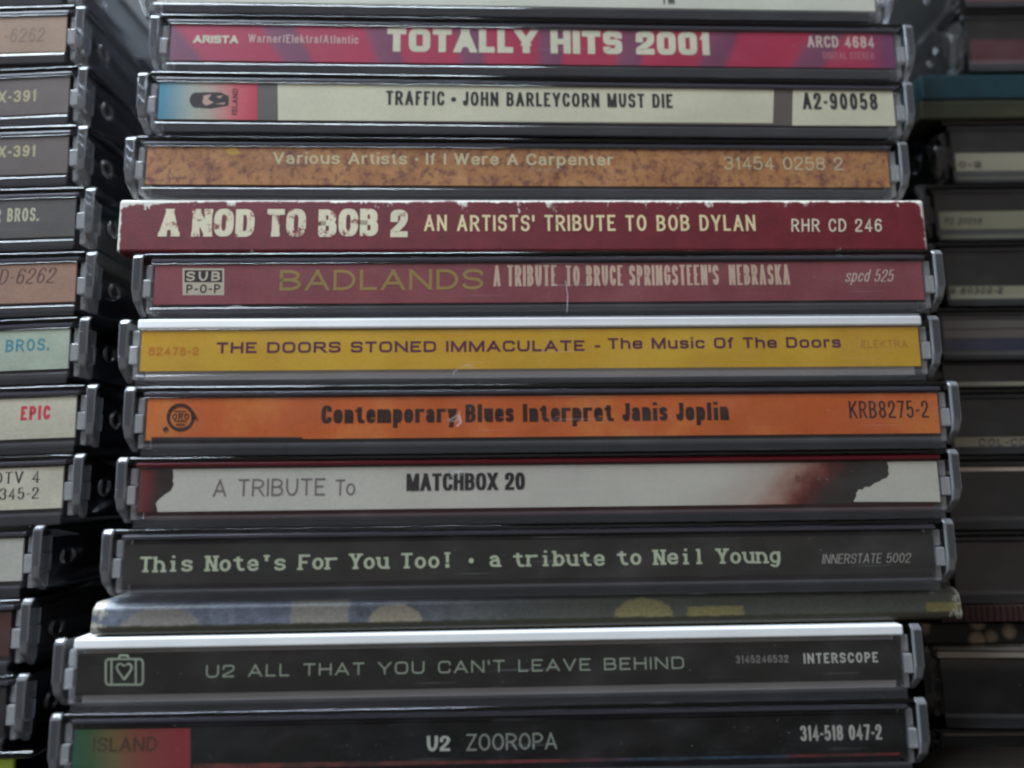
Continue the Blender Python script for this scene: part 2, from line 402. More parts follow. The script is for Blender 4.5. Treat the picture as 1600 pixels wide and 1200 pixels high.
def build_lid(prof, front=.46, mats=None):
    bm = bmesh.new()
    add_box(bm, -6.055, 6.055, front, DEP, .952, H, .036, 5)
    for s in (-1, 1):
        def tweak(v, s=s):
            if v.co.z < .45 and abs(v.co.x) > 6.15: v.co.x -= s * (.45 - v.co.z) * .16
        a, b = sorted((s * 6.066, s * HX))
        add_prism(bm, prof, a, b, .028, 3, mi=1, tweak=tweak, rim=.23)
        add_torus(bm, (s * 6.222, .55, .52), .125, .022)
    return mesh_from(bm, 'lid', mats or [CLEAR, SHADED_SIDE, RIM, PANE_EAR])
def build_tray(m, top=.945):
    bm = bmesh.new()
    add_box(bm, -5.86, 5.86, .15, 13.9, .115, .83, .02, 2)
    add_box(bm, -5.96, 5.96, .025, .45, .868, top, .03 if top > 1 else .032, 4)
    return mesh_from(bm, 'tray', [m])
def build_pin(s, m=PIN_HAZE):
    bm = bmesh.new()
    for a, b, y0, z0, z1 in ((5.938, 6.06, .03, .34, .61), (5.945, 6.05, .09, .625, .86), (5.95, 6.035, .11, .12, .325)):
        x0, x1 = sorted((s * a, s * b)); add_box(bm, x0, x1, y0, .36, z0, z1, .014, 2)
    return mesh_from(bm, 'hinge_pin', [m])
M_BASE = build_base(); M_LID = build_lid(EAR, .004); M_OPEN = build_lid(EAR); DIM = [plastic('right_shade_polystyrene', (.42, .42, .42), .06), plastic('right_shade_polystyrene_side', (.30, .30, .30), .06), plastic('right_shade_rim', (.45, .44, .42), .08, .10), pane('right_shade_hinge_ear', .025, (.6, .6, .6))]  # DIM: same clear plastic darkened, right stack's shade put into the tint
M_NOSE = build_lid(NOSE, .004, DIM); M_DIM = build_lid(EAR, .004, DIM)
M_TRAY = {'dark': build_tray(TRAY_DARK), 'white': build_tray(TRAY_WHITE, 1.02), 'red': build_tray(TRAY_RED), 'black': build_tray(solid('right_shade_tray_plastic', (.02, .02, .022), .3)), 'beige': build_tray(solid('beige_tray_plastic', (.34, .30, .25), .6), 1.0)}  # black one is a darkened tray copy carrying the right stack's shade
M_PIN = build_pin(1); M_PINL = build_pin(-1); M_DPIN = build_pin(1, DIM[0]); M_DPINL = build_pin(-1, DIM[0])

def thing(name, label, cat, group, loc, yaw=0.0, tilt=0.0):
    o = bpy.data.objects.new(name, None); C.objects.link(o)
    o.empty_display_size = 0.5
    o.matrix_world = Matrix.Translation(loc) @ Matrix.Rotation(tilt, 4, 'Y') @ Matrix.Rotation(yaw, 4, 'Z')
    o['label'] = label; o['category'] = cat; o['group'] = group
    return o

CX0, CX1, CZ0, CZ1 = -5.90, 5.90, .236, .846
LOWBOX = (CX0, CX1, .245, .80); TOPBOX = (CX0, CX1, .245, .860)
class Card:
    """a spine card and what is printed on it; points come in pixels of the photograph and are measured onto the card"""
    def __init__(s, root, mat, plane=0.05, y=CARD_Y, box=(CX0, CX1, CZ0, CZ1), thick=.03, name='spine_card'):
        s.root = root; s.inv = root.matrix_world.inverted(); s.plane = plane; s.y = y
        bm = bmesh.new(); add_box(bm, box[0], box[1], y, y + thick, box[2], box[3])
        s.box = box; s.card = link(name, mesh_from(bm, name, [mat]), root)
    def at(s, px, py):
        d = AX_R * (px - 800) + AX_U * (600 - py) + _f * FPX
        o = s.inv @ CAM; e = (s.inv.to_3x3() @ d); t = (s.plane - o.y) / e.y
        return (o.x + e.x * t, o.z + e.z * t)
    def text(s, txt, x0, x1, yt, yb, m, name='lettering', dy=.002, **k):
        ym = (yt + yb) / 2
        a = s.at(x0, ym)[0]; b = s.at(x1, ym)[0]; xm = (x0 + x1) / 2
        z0 = s.at(xm, yb)[1]; z1 = s.at(xm, yt)[1]
        bm = bmesh.new(); set_text(bm, txt, a, b, z0, z1 - z0, s.y - dy, **k)
        me = mesh_from(bm, name, [m]); s.up(me); return link(name, me, s.card)
    def up(s, me):
        for p in me.polygons:
            if p.normal.y > 0: p.flip()
    def shapes(s, name, polys, mats, dy=.002, px=True):
        bm = bmesh.new()
        for i, (pts, mi) in enumerate(polys):
            q = [s.at(*p) for p in pts] if px else pts
            if px: q = [(min(max(x, s.box[0]), s.box[1]), min(max(z, s.box[2]), s.box[3])) for x, z in q]
            try: add_poly(bm, q, s.y - dy - .0004 * i, mi)
            except ValueError: pass
        me = mesh_from(bm, name, mats); s.up(me); return link(name, me, s.card)

class Plate(Card):
    def __init__(s, root, card, y, box):
        s.root = root; s.inv = root.matrix_world.inverted(); s.plane = y; s.y = y; s.box = box; s.card = card

def rect(x0, x1, ya, yb): return [(x0, ya), (x1, ya), (x1, yb), (x0, yb)]
def ring(cx, cy, r0, r1, n=28):
    a = ellipse(cx, cy, r0, r0, n); b = ellipse(cx, cy, r1, r1, n)
    return [([a[i], a[(i+1) % n], b[(i+1) % n], b[i]], 0) for i in range(n)]
def line(p, q, t):
    P, Q = Vector(p), Vector(q); d = (Q - P).normalized(); n = Vector((-d.y, d.x)) * t / 2
    return [tuple(P + n), tuple(Q + n), tuple(Q - n), tuple(P - n)]

def jewel(root, tray='dark', lid=None):
    link('base', M_BASE, root); link('lid', lid or (M_OPEN if tray == 'white' else M_LID), root); link('tray', M_TRAY[tray], root)
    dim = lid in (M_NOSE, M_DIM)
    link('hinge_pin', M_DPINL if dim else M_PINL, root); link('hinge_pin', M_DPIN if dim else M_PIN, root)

# ------------------------------------------------------------------ setting
def structure(name, x0, x1, y0, y1, z0, z1, m):
    bm = bmesh.new(); add_box(bm, x0, x1, y0, y1, z0, z1, .05, 2)
    o = link(name, mesh_from(bm, name, [m])); o['kind'] = 'structure'; return o
wood = NT('dark_stained_wood', 0.5)
wood.done(wood.ramp(wood.noise(2.5, 6, .6, (0.25, 4, 4)), [(.3, (.008, .006, .005, 1)), (.7, (.02, .014, .01, 1))]), .1)
structure('tabletop', -60, 60, -3.5, 40, -2.0, 0.0, wood.m)
structure('dark_backdrop', -60, 60, 22, 24, -2.0, 40, solid('gap_shade_black', (.012, .012, .012), .8))  # unseen board added behind, near-black so the gaps stay dark

# ------------------------------------------------------------------ centre stack
ST = 1.0294
tops = [7.4015 + CAM.z]
for h in (ST, ST, ST, .8807, ST, ST, ST, ST, ST, .4821, ST, ST): tops.append(tops[-1] - h)
FIT = [(.5081,10.0803,.0363),(.412,10.0474,.0406),(.2396,10.0968,.0351),(.2841,9.9569,.0285),(.4831,9.9902,.0177),(.367,9.9965,.0255),
       (.5557,9.9547,.0303),(.4815,10.0031,.0293),(.3205,10.0333,.0285),(.3136,9.9723,.0358),(-.2773,10.0737,.0272),(-.2955,10.1132,.022)]
GC = 'CD cases stacked in the centre column'
CASES = {}
def centre(i, label, name='cd_case', cat='CD case'):
    x, d, yaw = FIT[i-1]
    d *= {4: 12.6 / 12.45, 10: 12.72 / 12.45}.get(i, 1); x *= {4: 12.6 / 12.45, 10: 12.72 / 12.45}.get(i, 1)
    CASES[i] = thing(name, label, cat, GC, (x, CAM.y + d, tops[i]), yaw)
    return CASES[i]

# a case above the frame's top edge, only its underside edge in view
t = thing('cd_case', 'clear cd case with plain cream spine at the top, cut off by the frame', 'CD case', GC, (.25, .05, tops[0] + .004), .036)
jewel(t); c = Card(t, paper(205, 203, 184))
c.text('TM', 1034, 1054, -9, 6, ink(40, 38, 38), tx=.14)

# 1 magenta and purple rays
t = centre(1, 'clear cd case with magenta and purple rays and blocky cream lettering'); jewel(t)
n = NT('ray_striped_paper', .5)
ang = n.math('ARCTAN2', n.math('SUBTRACT', n.x, -.1), n.math('ADD', n.z, 6.8))
fr = n.math('FRACT', n.math('ADD', n.math('MULTIPLY', ang, 57.2958 / 10.15), 4.6))
col = n.ramp(fr, [(0, alb(168, 48, 78)), (.62, alb(166, 44, 72)), (.72, alb(122, 64, 90)), (.93, alb(116, 60, 86)), (1.0, alb(164, 46, 74))])
c = Card(t, n.done(n.mix(n.rng(n.x, 5.2, 5.9), col, alb(108, 58, 92)), .10), box=TOPBOX)
CR = ink(205, 198, 172)
c.text('TOTALLY HITS 2001', 605, 1109, 47, 83, CR, tx=.29, ty=.25, rnd=.45, sp=.13, wd=.98, space=.42)
c.text('ARISTA', 302, 372, 55, 67, CR, tx=.26, rnd=.3, sp=.08, wd=1.0)
c.text('Warner/Elektra/Atlantic', 388, 560, 54, 67, ink(190, 160, 150), tx=.15, sp=.26)
c.text('ARCD 4684', 1262, 1366, 56, 74, ink(200, 180, 165), tx=.15)
c.text('DIGITAL STEREO', 1286, 1366, 81, 92, ink(178, 110, 120), tx=.13)

# 2 cream with colour block
t = centre(2, 'clear cd case with cream spine, dark capitals and blue to red colour block'); jewel(t)
c = Card(t, paper(92, 84, 78), box=TOPBOX)
BK = ink(42, 38, 40)
n = NT('colour_block_print', .5)
x0 = c.at(246, 150)[0]; x1 = c.at(402, 150)[0]
col = n.ramp(n.rng(n.x, x0, x1, False), [(.05, alb(58, 130, 152)), (.35, alb(160, 165, 150)), (.52, alb(176, 158, 140)), (.78, alb(196, 92, 96)), (1, alb(186, 48, 70))])
c.shapes('colour_block', [(rect(240, 402, 118, 187), 0)], [n.done(col, .08)], .001)
c.shapes('title_panel', [(rect(434, 1208, 118, 192), 0)], [paper(200, 196, 168)], .001)
c.shapes('number_panel', [(rect(1238, 1402, 124, 196), 0)], [paper(200, 196, 168)], .001)
c.text('TRAFFIC * JOHN BARLEYCORN MUST DIE', 603, 1051, 144, 166, BK, tx=.185, ty=.16, rnd=.9, sp=.26, wd=.6, dy=.004)
c.text('A2-90058', 1254, 1371, 145, 171, BK, tx=.18, ty=.15, wd=.6, dy=.004)
c.shapes('palm_emblem', [(ellipse(307, 156, 11, 12), 0), ([(305,150),(312,144),(345,144),(357,150),(357,164),(330,169),(312,168)], 0),
    ([(318,149),(330,147),(325,155),(334,160),(322,165),(316,160)], 1), ([(338,150),(348,149),(343,154)], 1), ([(336,162),(352,160),(350,163)], 1)], [BK, paper(186,150,135)], .004)
lt = bmesh.new(); set_text(lt, 'ISLAND', 0, .44, 0, .085, 0, tx=.17)
for v in lt.verts:
    xx, zz = v.co.x, v.co.z; v.co.x = -zz; v.co.z = xx
me = mesh_from(lt, 'emblem_lettering', [ink(90, 40, 48)]); c.up(me)
o = link('emblem_lettering', me, c.card); q = c.at(370, 179); o.location = (q[0], c.y - .004, q[1])

# 3 mottled tan
t = centre(3, 'clear cd case with mottled orange brown spine and pale wide lettering'); jewel(t)
n = NT('mottled_brown_paper', .55)
a = n.noise(2.6, 6, .68); b = n.noise(7.0, 7, .72, off=3.0)
col = n.ramp(a, [(.30, alb(136, 88, 62)), (.45, alb(174, 120, 74)), (.62, alb(190, 138, 86)), (.75, alb(176, 126, 94))])
col = n.mix(n.ramp(b, [(.40, .75), (.50, 0.0)]), col, alb(104, 56, 56))
c = Card(t, n.done(col, .16), box=TOPBOX)
PL = ink(212, 190, 150)
c.text('Various Artists ~ If I Were A Carpenter', 427, 958, 239, 257, PL, tx=.185, ty=.15, sp=.20, wd=1.0, space=.4)
c.text('31454 0258 2', 1132, 1317, 245, 265, PL, tx=.10, sp=.24, wd=.9)
c.shapes('leaf_spot', [([(352,236),(358,230),(366,229),(373,235),(377,239),(368,242),(357,241)], 0)], [paper(190, 150, 60)], .002)

# 4 worn red cardboard digipak
t = centre(4, 'worn dark red cardboard case with white scuffed edges and distressed cream capitals', 'cardboard_case', 'CD case')
n = NT('worn_red_cardboard', .6)
HB = .862
edge = n.math('SUBTRACT', HB, n.z)
def wobble(scale, amp, off=0.0, st=(1, 1, .4), mid=.5): return n.math('MULTIPLY', n.math('SUBTRACT', n.noise(scale, 7, .78, st, off), mid), amp)
wob = n.math('ADD', wobble(2.2, .16), wobble(9.0, .10, 3.0))
xl_ = n.math('ADD', n.x, 6.30); xr_ = n.math('SUBTRACT', 6.30, n.x)
leftfat = n.math('MULTIPLY', n.rng(xl_, 1.6, .2), -.045)
topw = n.rng(n.math('ADD', n.math('ADD', edge, wob), leftfat), .046, .030)
chips = n.rng(n.math('ADD', n.math('MULTIPLY', edge, .55), wobble(3.4, -1.0, 6.0, mid=.62)), .08, .05)
lef = n.rng(n.math('ADD', xl_, wobble(4.0, .16, 2.0, (.4, 1, 1))), .055, .03)
rig = n.rng(n.math('ADD', xr_, wobble(3.0, .30, 4.0, (.4, 1, 1))), .07, .045)
cornr = n.rng(n.math('ADD', n.math('ADD', xr_, edge), wobble(5.0, .35, 8.0)), .20, .17)
cornl = n.rng(n.math('ADD', n.math('ADD', n.math('MULTIPLY', xl_, .35), edge), wobble(5.0, .25, 9.0)), .19, .16)
bot = n.rng(n.math('ADD', n.z, wobble(2.4, -.9, 7.0, mid=.63)), .045, .02)
msk = topw
for q_ in (chips, lef, rig, cornr, cornl, bot): msk = n.math('MAXIMUM', msk, q_)
red = n.ramp(n.noise(3.5, 6, .65), [(.3, alb(80, 20, 27)), (.7, alb(98, 27, 35))])
col = n.mix(msk, red, alb(182, 178, 168))
bm = bmesh.new(); add_box(bm, -6.30, 6.30, 0, 14.0, .012, HB, .05, 3)
body = link('sleeve', mesh_from(bm, 'sleeve', [n.done(col, .14, .25)]), t)
c = Plate(t, body, 0.0, (-6.3, 6.3, .0, .862))
n = NT('distressed_ink', .65)
col = n.mix(n.ramp(n.noise(4.5, 7, .72, off=1.5), [(.40, 0.0), (.455, 1.0)]), alb(108, 44, 46), alb(178, 170, 146))
DI = n.done(col, .1)
c.text('A NOD TO BOB 2', 249, 637, 327, 370, DI, tx=.26, ty=.21, rnd=.7, sp=.10, wd=.82, space=.45, slab=.15, slabt=.8, jit=.02)
c.text("AN ARTISTS' TRIBUTE TO BOB DYLAN", 663, 1180, 336, 361, ink(184, 168, 130), tx=.14, rnd=.95, sp=.30, wd=.74, jit=.01)
c.text('RHR CD 246', 1236, 1377, 342, 362, ink(180, 170, 150), tx=.115, sp=.34, wd=.68, shear=.06)

# 5 dusty rose
t = centre(5, 'clear cd case with dusty maroon spine, olive capitals and a small square badge'); jewel(t)
n = NT('dusty_maroon_paper', .6)
c = Card(t, n.done(n.ramp(n.noise(1.4, 5, .6), [(.3, alb(126, 62, 68)), (.7, alb(140, 72, 76))]), .14))
c.text('BADLANDS', 437, 755, 421, 453, ink(148, 124, 66), tx=.145, sp=.20, wd=1.15)
c.text('A TRIBUTE', 771, 870, 414, 447, ink(196, 168, 146), tx=.13, ty=.10, sp=.26, wd=.40)
c.text("TO BRUCE SPRINGSTEEN'S", 884, 1123, 414, 446, ink(196, 168, 146), tx=.13, ty=.10, sp=.26, wd=.40)
c.text('NEBRASKA', 1139, 1234, 413, 445, ink(196, 168, 146), tx=.13, ty=.10, sp=.26, wd=.40)
c.text('spcd 525', 1320, 1394, 421, 440, ink(196, 172, 160), tx=.11, ty=.06, sp=.24, wd=.66, shear=.3, slab=.06, slabt=.6)
c.shapes('badge', [(rect(285, 350, 419, 461), 0), (rect(288, 347, 422, 441), 1)], [paper(186, 174, 152), BK], .002)
c.text('SUB', 291, 344, 424, 439, ink(186, 174, 152), name='badge_lettering', dy=.004, tx=.2, sp=.4, wd=.95)
c.text('P-O-P', 291, 344, 444, 458, BK, name='badge_lettering', dy=.004, tx=.17, sp=.3, wd=.9)

# 6 yellow with white tray
t = centre(6, 'clear cd case with yellow spine, purple lettering and white tray edge on top'); jewel(t, 'white')
n = NT('golden_yellow_paper', .5)
c = Card(t, n.done(n.ramp(n.noise(.8, 5, .6), [(.3, alb(194, 146, 34)), (.7, alb(204, 162, 50))]), .08))
PU = ink(92, 36, 62)
c.text('THE DOORS STONED IMMACULATE -', 338, 938, 533, 550, PU, tx=.22, ty=.20, rnd=.6, sp=.20, wd=1.35, space=.4)
c.text('The Music Of The Doors', 950, 1314, 527, 544, PU, tx=.22, ty=.19, rnd=.6, sp=.20, wd=1.2, space=.42)
c.text('ELEKTRA', 1346, 1418, 531, 543, ink(186, 124, 40), tx=.13, sp=.35, wd=.85)
c.text('62475-2', 232, 310, 542, 555, ink(190, 118, 30), tx=.2, wd=.95, rnd=.6)

# 7 orange
t = centre(7, 'clear cd case with orange spine, heavy black condensed lettering and round black emblem'); jewel(t)
n = NT('marbled_orange_paper', .5)
col = n.ramp(n.noise(.8, 7, .62, off=2.0), [(.32, alb(188, 88, 34)), (.5, alb(196, 98, 44)), (.6, alb(206, 116, 54)), (.72, alb(194, 98, 60))])
c = Card(t, n.done(col, .10))
BR = ink(52, 26, 18)
c.text('Contemporary Blues Interpret Janis Joplin', 502, 1139, 631, 659, BR, tx=.25, ty=.17, rnd=.8, sp=.16, wd=.54, space=.5)
c.text('KRB8275-2', 1327, 1451, 626, 653, BR, tx=.12, ty=.10, sp=.28, wd=.50)
pl = ring(282, 652, 17, 22) + [(line((262, 668), (255, 672), 5), 0), (line((300, 642), (307, 655), 4), 0)]
for yy, w_ in ((643, 9), (658, 10), (664, 7)): pl.append((line((282 - w_, yy), (282 + w_, yy), 2.2), 0))
c.shapes('round_emblem', pl, [BR], .002)
c.text('ORO', 269, 295, 646, 656, BR, name='emblem_lettering', tx=.2, wd=.8)
c.shapes('black_strip', [(rect(236, 472, 683, 693), 0)], [BK], .002)

# 8 burnt white
t = centre(8, 'clear cd case with white spine with charred ends and a red tray'); jewel(t, 'red')
n = NT('burnt_white_print', .5)
c = Card(t, None)
xl = c.at(214, 760)[0]; xf = c.at(1165, 760)[0]; xr = c.at(1335, 760)[0]
wn = n.math('MULTIPLY', n.math('SUBTRACT', n.noise(1.8, 6, .7), .5), .75)
zz = n.math('MULTIPLY', n.math('SUBTRACT', n.z, .5), -1.0)
v = n.math('ADD', n.math('ADD', n.x, wn), zz)
bl = n.ramp(n.rng(v, xf - .5, xr + .1, False), [(0, alb(188, 184, 170)), (.32, alb(182, 166, 152)), (.48, alb(160, 126, 110)), (.60, alb(118, 66, 56)), (.68, alb(86, 34, 32)), (.78, alb(48, 34, 31)), (.92, alb(40, 37, 33))])
lf = n.ramp(n.rng(n.math('ADD', n.x, n.math('MULTIPLY', wn, .3)), xl, xl + .52, False), [(0, alb(100, 56, 52)), (.25, alb(96, 32, 32)), (.55, alb(44, 26, 26)), (1, alb(30, 27, 26))])
step = n.math('LESS_THAN', n.x, c.at(600, 760)[0])
c.card.data.materials[0] = n.done(n.mix(step, bl, lf), .06)
WP = paper(190, 187, 172)
def ragged(pts, amp=3.2, step=5):
    out = []
    for i in range(len(pts) - 1):
        a_, b_ = Vector(pts[i]), Vector(pts[i+1]); k = max(1, int((b_ - a_).length / step))
        for j in range(k):
            q_ = a_.lerp(b_, j / k); out.append((q_.x + random.uniform(-amp, amp), q_.y + random.uniform(-amp, amp) * .6))
    return out
c.shapes('torn_white_area', [([(268,722),(267,732),(270,740),(269,757),(272,763),(264,768),(252,776),(246,785),(248,792),(246,800)][:] and ragged([(268,722),(267,732),(270,740),(269,757),(272,763),(264,768),(252,776),(246,785),(248,792),(246,800)]) + [(246,800),(640,800),(640,722)], 0),
    ([(1395,712),(1388,722),(1390,735),(1383,745),(1368,755),(1352,762),(1347,766),(1340,764),(1338,775),(1334,784)][:] and ragged([(1395,712),(1388,722),(1390,735),(1383,745),(1368,755),(1352,762),(1347,766),(1340,764),(1338,775),(1334,784)]) + [(1334,784),(1470,784),(1470,712)], 0)], [WP], .001)
c.text('A TRIBUTE', 333, 508, 748, 775, ink(118, 106, 104), tx=.11, sp=.22, wd=.86, dy=.004, rnd=.9)
c.text('To', 524, 555, 749, 774, ink(118, 106, 104), tx=.11, sp=.1, wd=.95, dy=.004)
c.text('MATCHBOX 20', 635, 820, 739, 766, BK, tx=.23, ty=.16, sp=.10, wd=.62, dy=.004, rnd=.8)
c.text('BIG 4', 1243, 1283, 742, 752, ink(120, 80, 60), tx=.16, sp=.4, wd=.8, dy=.004)

# 9 typewriter
t = centre(9, 'clear cd case with dark grey spine and pale typewriter lettering'); jewel(t)
n = NT('dark_grey_print', .5)
DG = n.done(n.ramp(n.noise(1.2, 5, .6), [(.3, alb(34, 35, 33)), (.7, alb(52, 49, 45))]), .14)
c = Card(t, DG, box=LOWBOX)
TW = ink(182, 190, 160)
c.text("This Note's For You Too! * a tribute to Neil Young", 219, 1220, 863, 887, TW, tx=.20, ty=.15, sp=.22, wd=.80, mono=1, slab=.20, slabt=.9, space=.36, jit=.015)
c.text('INNERSTATE 5002', 1284, 1422, 865, 880, ink(160, 158, 146), tx=.10, ty=.08, sp=.2, wd=.62, shear=.22)

# 10 thin patterned cardboard
t = centre(10, 'thin grey blue cardboard case with tan circles and squares and battered corners', 'cardboard_case', 'CD case')
n = NT('grey_blue_sheen_cardboard', .36, .6)
base = n.ramp(n.noise(2.6, 8, .75), [(.3, alb(60, 66, 78)), (.7, alb(116, 121, 132))])
base = n.mix(n.rng(n.x, -4.5, 1.5), base, alb(72, 74, 66))  # paler blue left part is a glossy sheen put into the colour
t10 = Plate(t, None, .01, (-6.3, 6.3, 0, .5))
def soft_blob(px, py, rx, ry, colr, k, square=False):
    global base
    cx, cz = t10.at(px, py); sx = abs(t10.at(px + rx, py)[0] - cx); sz = abs(t10.at(px, py + ry)[1] - cz)
    u_ = n.math('DIVIDE', n.math('SUBTRACT', n.x, cx), sx); w_ = n.math('DIVIDE', n.math('SUBTRACT', n.z, cz), sz)
    if square: d_ = n.math('MAXIMUM', n.math('ABSOLUTE', u_), n.math('ABSOLUTE', w_))
    else: d_ = n.math('SQRT', n.math('ADD', n.math('MULTIPLY', u_, u_), n.math('MULTIPLY', w_, w_)))
    d_ = n.math('ADD', d_, n.math('MULTIPLY', n.math('SUBTRACT', n.noise(5, 5, .7), .5), .35))
    base = n.mix(n.math('MULTIPLY', n.rng(d_, 1.06, .92), k), base, alb(*colr))
soft_blob(250, 990, 66, 42, (126, 120, 112), .85)
soft_blob(499, 965, 46, 28, (130, 126, 116), .9, True)
soft_blob(617, 980, 46, 36, (138, 130, 112), .9)
soft_blob(1007, 968, 47, 34, (126, 118, 80), .95)
soft_blob(1118, 964, 44, 17, (124, 116, 76), .95, True)
soft_blob(1476, 955, 28, 14, (112, 104, 62), .95, True)
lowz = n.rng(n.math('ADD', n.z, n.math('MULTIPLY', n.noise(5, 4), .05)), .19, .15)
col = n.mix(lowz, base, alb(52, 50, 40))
nw = n.noise(4.0, 6, .75, off=5.0)
wear = n.rng(n.math('ADD', n.math('SUBTRACT', n.math('ABSOLUTE', n.math('SUBTRACT', n.x, 0)), 6.05), n.math('MULTIPLY', n.math('SUBTRACT', nw, .5), 1.9)), .20, .28)
specks = n.rng(n.math('ADD', n.noise(2.6, 5, .7, (1, 1, .5), 9.0), n.math('MULTIPLY', n.math('ABSOLUTE', n.math('SUBTRACT', n.z, .13)), -1.2)), .635, .66)
col = n.mix(n.math('MAXIMUM', wear, specks), col, alb(150, 146, 134))
bm = bmesh.new()
add_prism(bm, [(.10,.01),(.02,.03),(.0,.10),(.03,.38),(.12,.468),(14.0,.468),(14.0,.01)], -6.36, 6.36, .03, 3)
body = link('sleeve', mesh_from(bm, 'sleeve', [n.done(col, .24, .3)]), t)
# 11 suitcase
t = centre(11, 'clear cd case with black spine, suitcase emblem and white top edge'); jewel(t, 'white')
n = NT('black_print', .45)
BP = n.done(n.ramp(n.noise(.9, 5, .6), [(.3, alb(18, 21, 19)), (.7, alb(34, 32, 30))]), .14)
c = Card(t, BP, box=LOWBOX)
GY = ink(150, 160, 138)
c.text("U2 ALL THAT YOU CAN'T LEAVE BEHIND", 322, 1069, 1033, 1052, GY, tx=.125, ty=.125, rnd=.6, sp=.30, wd=1.25, space=.5)
c.text('3145246532', 1150, 1232, 1024, 1036, ink(128, 126, 118), tx=.17, wd=.85)
c.text('INTERSCOPE', 1256, 1372, 1020, 1036, ink(190, 188, 176), tx=.18, sp=.34, wd=.72)
pl = []
bx = [(168,1030),(220,1030),(223,1034),(223,1066),(220,1070),(168,1070),(165,1066),(165,1034)]
for i in range(8): pl.append((line(bx[i], bx[(i+1) % 8], 3.2), 0))
for xx in (174, 212): pl.append((line((xx, 1031), (xx, 1069), 3), 0))
hp = [(194,1062),(184,1048),(182,1043),(184,1038),(189,1037),(194,1041),(199,1037),(204,1038),(206,1043),(204,1048)]
for i in range(10): pl.append((line(hp[i], hp[(i+1) % 10], 3), 0))
for a_, b_ in (((186,1029),(187,1024)), ((187,1024),(200,1024)), ((200,1024),(201,1029))): pl.append((line(a_, b_, 3), 0))
c.shapes('suitcase_emblem', pl, [GY], .002)

c.shapes('fold_line', [(line((112, 1093), (1396, 1074), 3), 0)], [paper(140, 146, 124)], .003)

# 12 black with rainbow block
t = centre(12, 'clear cd case with black spine and green to red colour block at the stack foot'); jewel(t)
c = Card(t, BP, box=LOWBOX)
n = NT('green_red_print', .5)
x0 = c.at(106, 1165)[0]; x1 = c.at(297, 1165)[0]
col = n.ramp(n.rng(n.math('ADD', n.x, n.math('MULTIPLY', n.z, .15)), x0, x1, False), [(.02, alb(36, 88, 72)), (.22, alb(60, 92, 56)), (.42, alb(112, 98, 58)), (.62, alb(136, 74, 58)), (.9, alb(144, 58, 58))])
c.shapes('colour_block', [(rect(100, 297, 1138, 1215), 0)], [n.done(col, .1)], .001)
c.text('ISLAND', 145, 245, 1152, 1174, ink(82, 60, 44), tx=.16, ty=.12, sp=.2, wd=.72, slab=.1, slabt=.7, dy=.004)
c.text('U2', 667, 703, 1150, 1174, ink(188, 192, 176), tx=.22, ty=.17, sp=.18, wd=.62)
c.text('ZOOROPA', 729, 870, 1146, 1172, ink(150, 156, 140), tx=.105, sp=.2, wd=.74)
c.text('314-518 047-2', 1251, 1378, 1133, 1157, ink(184, 184, 170), tx=.16, ty=.13, sp=.2, wd=.5)
n = NT('red_blue_stripe_print', .5)
sx = [c.at(p, 1190)[0] for p in (300, 910, 1010, 1225, 1240, 1400)]
tt = lambda q: (q - sx[0]) / (sx[-1] - sx[0])
col = n.ramp(n.rng(n.x, sx[0], sx[-1], False), [(0, alb(132, 70, 60)), (.3, alb(110, 62, 56)), (.5, alb(130, 62, 60)), (tt(sx[1]), alb(120, 50, 50)), (tt(sx[2]), alb(60, 84, 104)), (tt(sx[3]), alb(60, 84, 104)), (tt(sx[4]), alb(110, 48, 50)), (1, alb(120, 54, 54))])
c.shapes('colour_stripe', [([(300, 1194), (900, 1186), (1408, 1176), (1408, 1230), (300, 1230)], 0)], [n.done(n.mix(n.ramp(n.noise(3, 5, .7, (1,1,2)), [(.4, 0.0), (.6, .7)]), col, alb(48, 44, 44)), .2)], .001)

def scuff_and_glare(root_case, name, lines, y=.008):
    pl_ = Plate(root_case, root_case, y, (-6.2, 6.2, .03, .82)); bm = bmesh.new()
    for a_, b_, th in lines:
        q = [pl_.at(*p) for p in line(a_, b_, th)]
        v = [bm.verts.new((px, y, min(max(pz, .03), .825))) for px, pz in q]; bm.faces.new(v)
    me = mesh_from(bm, name, [SCUFF_GLARE]); pl_.up(me); return link(name, me, root_case)
random.seed(9)
def arcs(cx, cy, r, a0, a1, n, spread):
    out = []
    for k in range(n):
        rr = r + random.uniform(-spread, spread); s0 = random.uniform(a0, a1 - 12); s1 = s0 + random.uniform(10, (a1 - a0) * .6)
        pts = ellipse(cx, cy, rr, rr * .7, 5, s0, s1 )
        pts.append((cx + rr*math.cos(R(s1)), cy + rr*.7*math.sin(R(s1))))
        for i in range(5): out.append((pts[i], pts[i+1], random.uniform(.5, 1.2)))
    return out
scuff_and_glare(CASES[7], 'scuff_glare', arcs(690, 640, 34, 5, 75, 9, 9) + [((717, 648), (720, 660), 4), ((721, 660), (713, 666), 3)])  # pale arcs draw the glare reflected off scuffed plastic
scuff_and_glare(CASES[8], 'scuff_glare', arcs(724, 752, 20, 200, 300, 6, 6))
scuff_and_glare(CASES[6], 'scuff_glare', arcs(735, 590, 26, 190, 265, 5, 6))
scuff_and_glare(CASES[5], 'crack', [((884, 438), (887, 462), 1.4), ((887, 462), (886, 488), 2), ((355, 481), (372, 478), 3), ((372, 478), (390, 483), 2)])

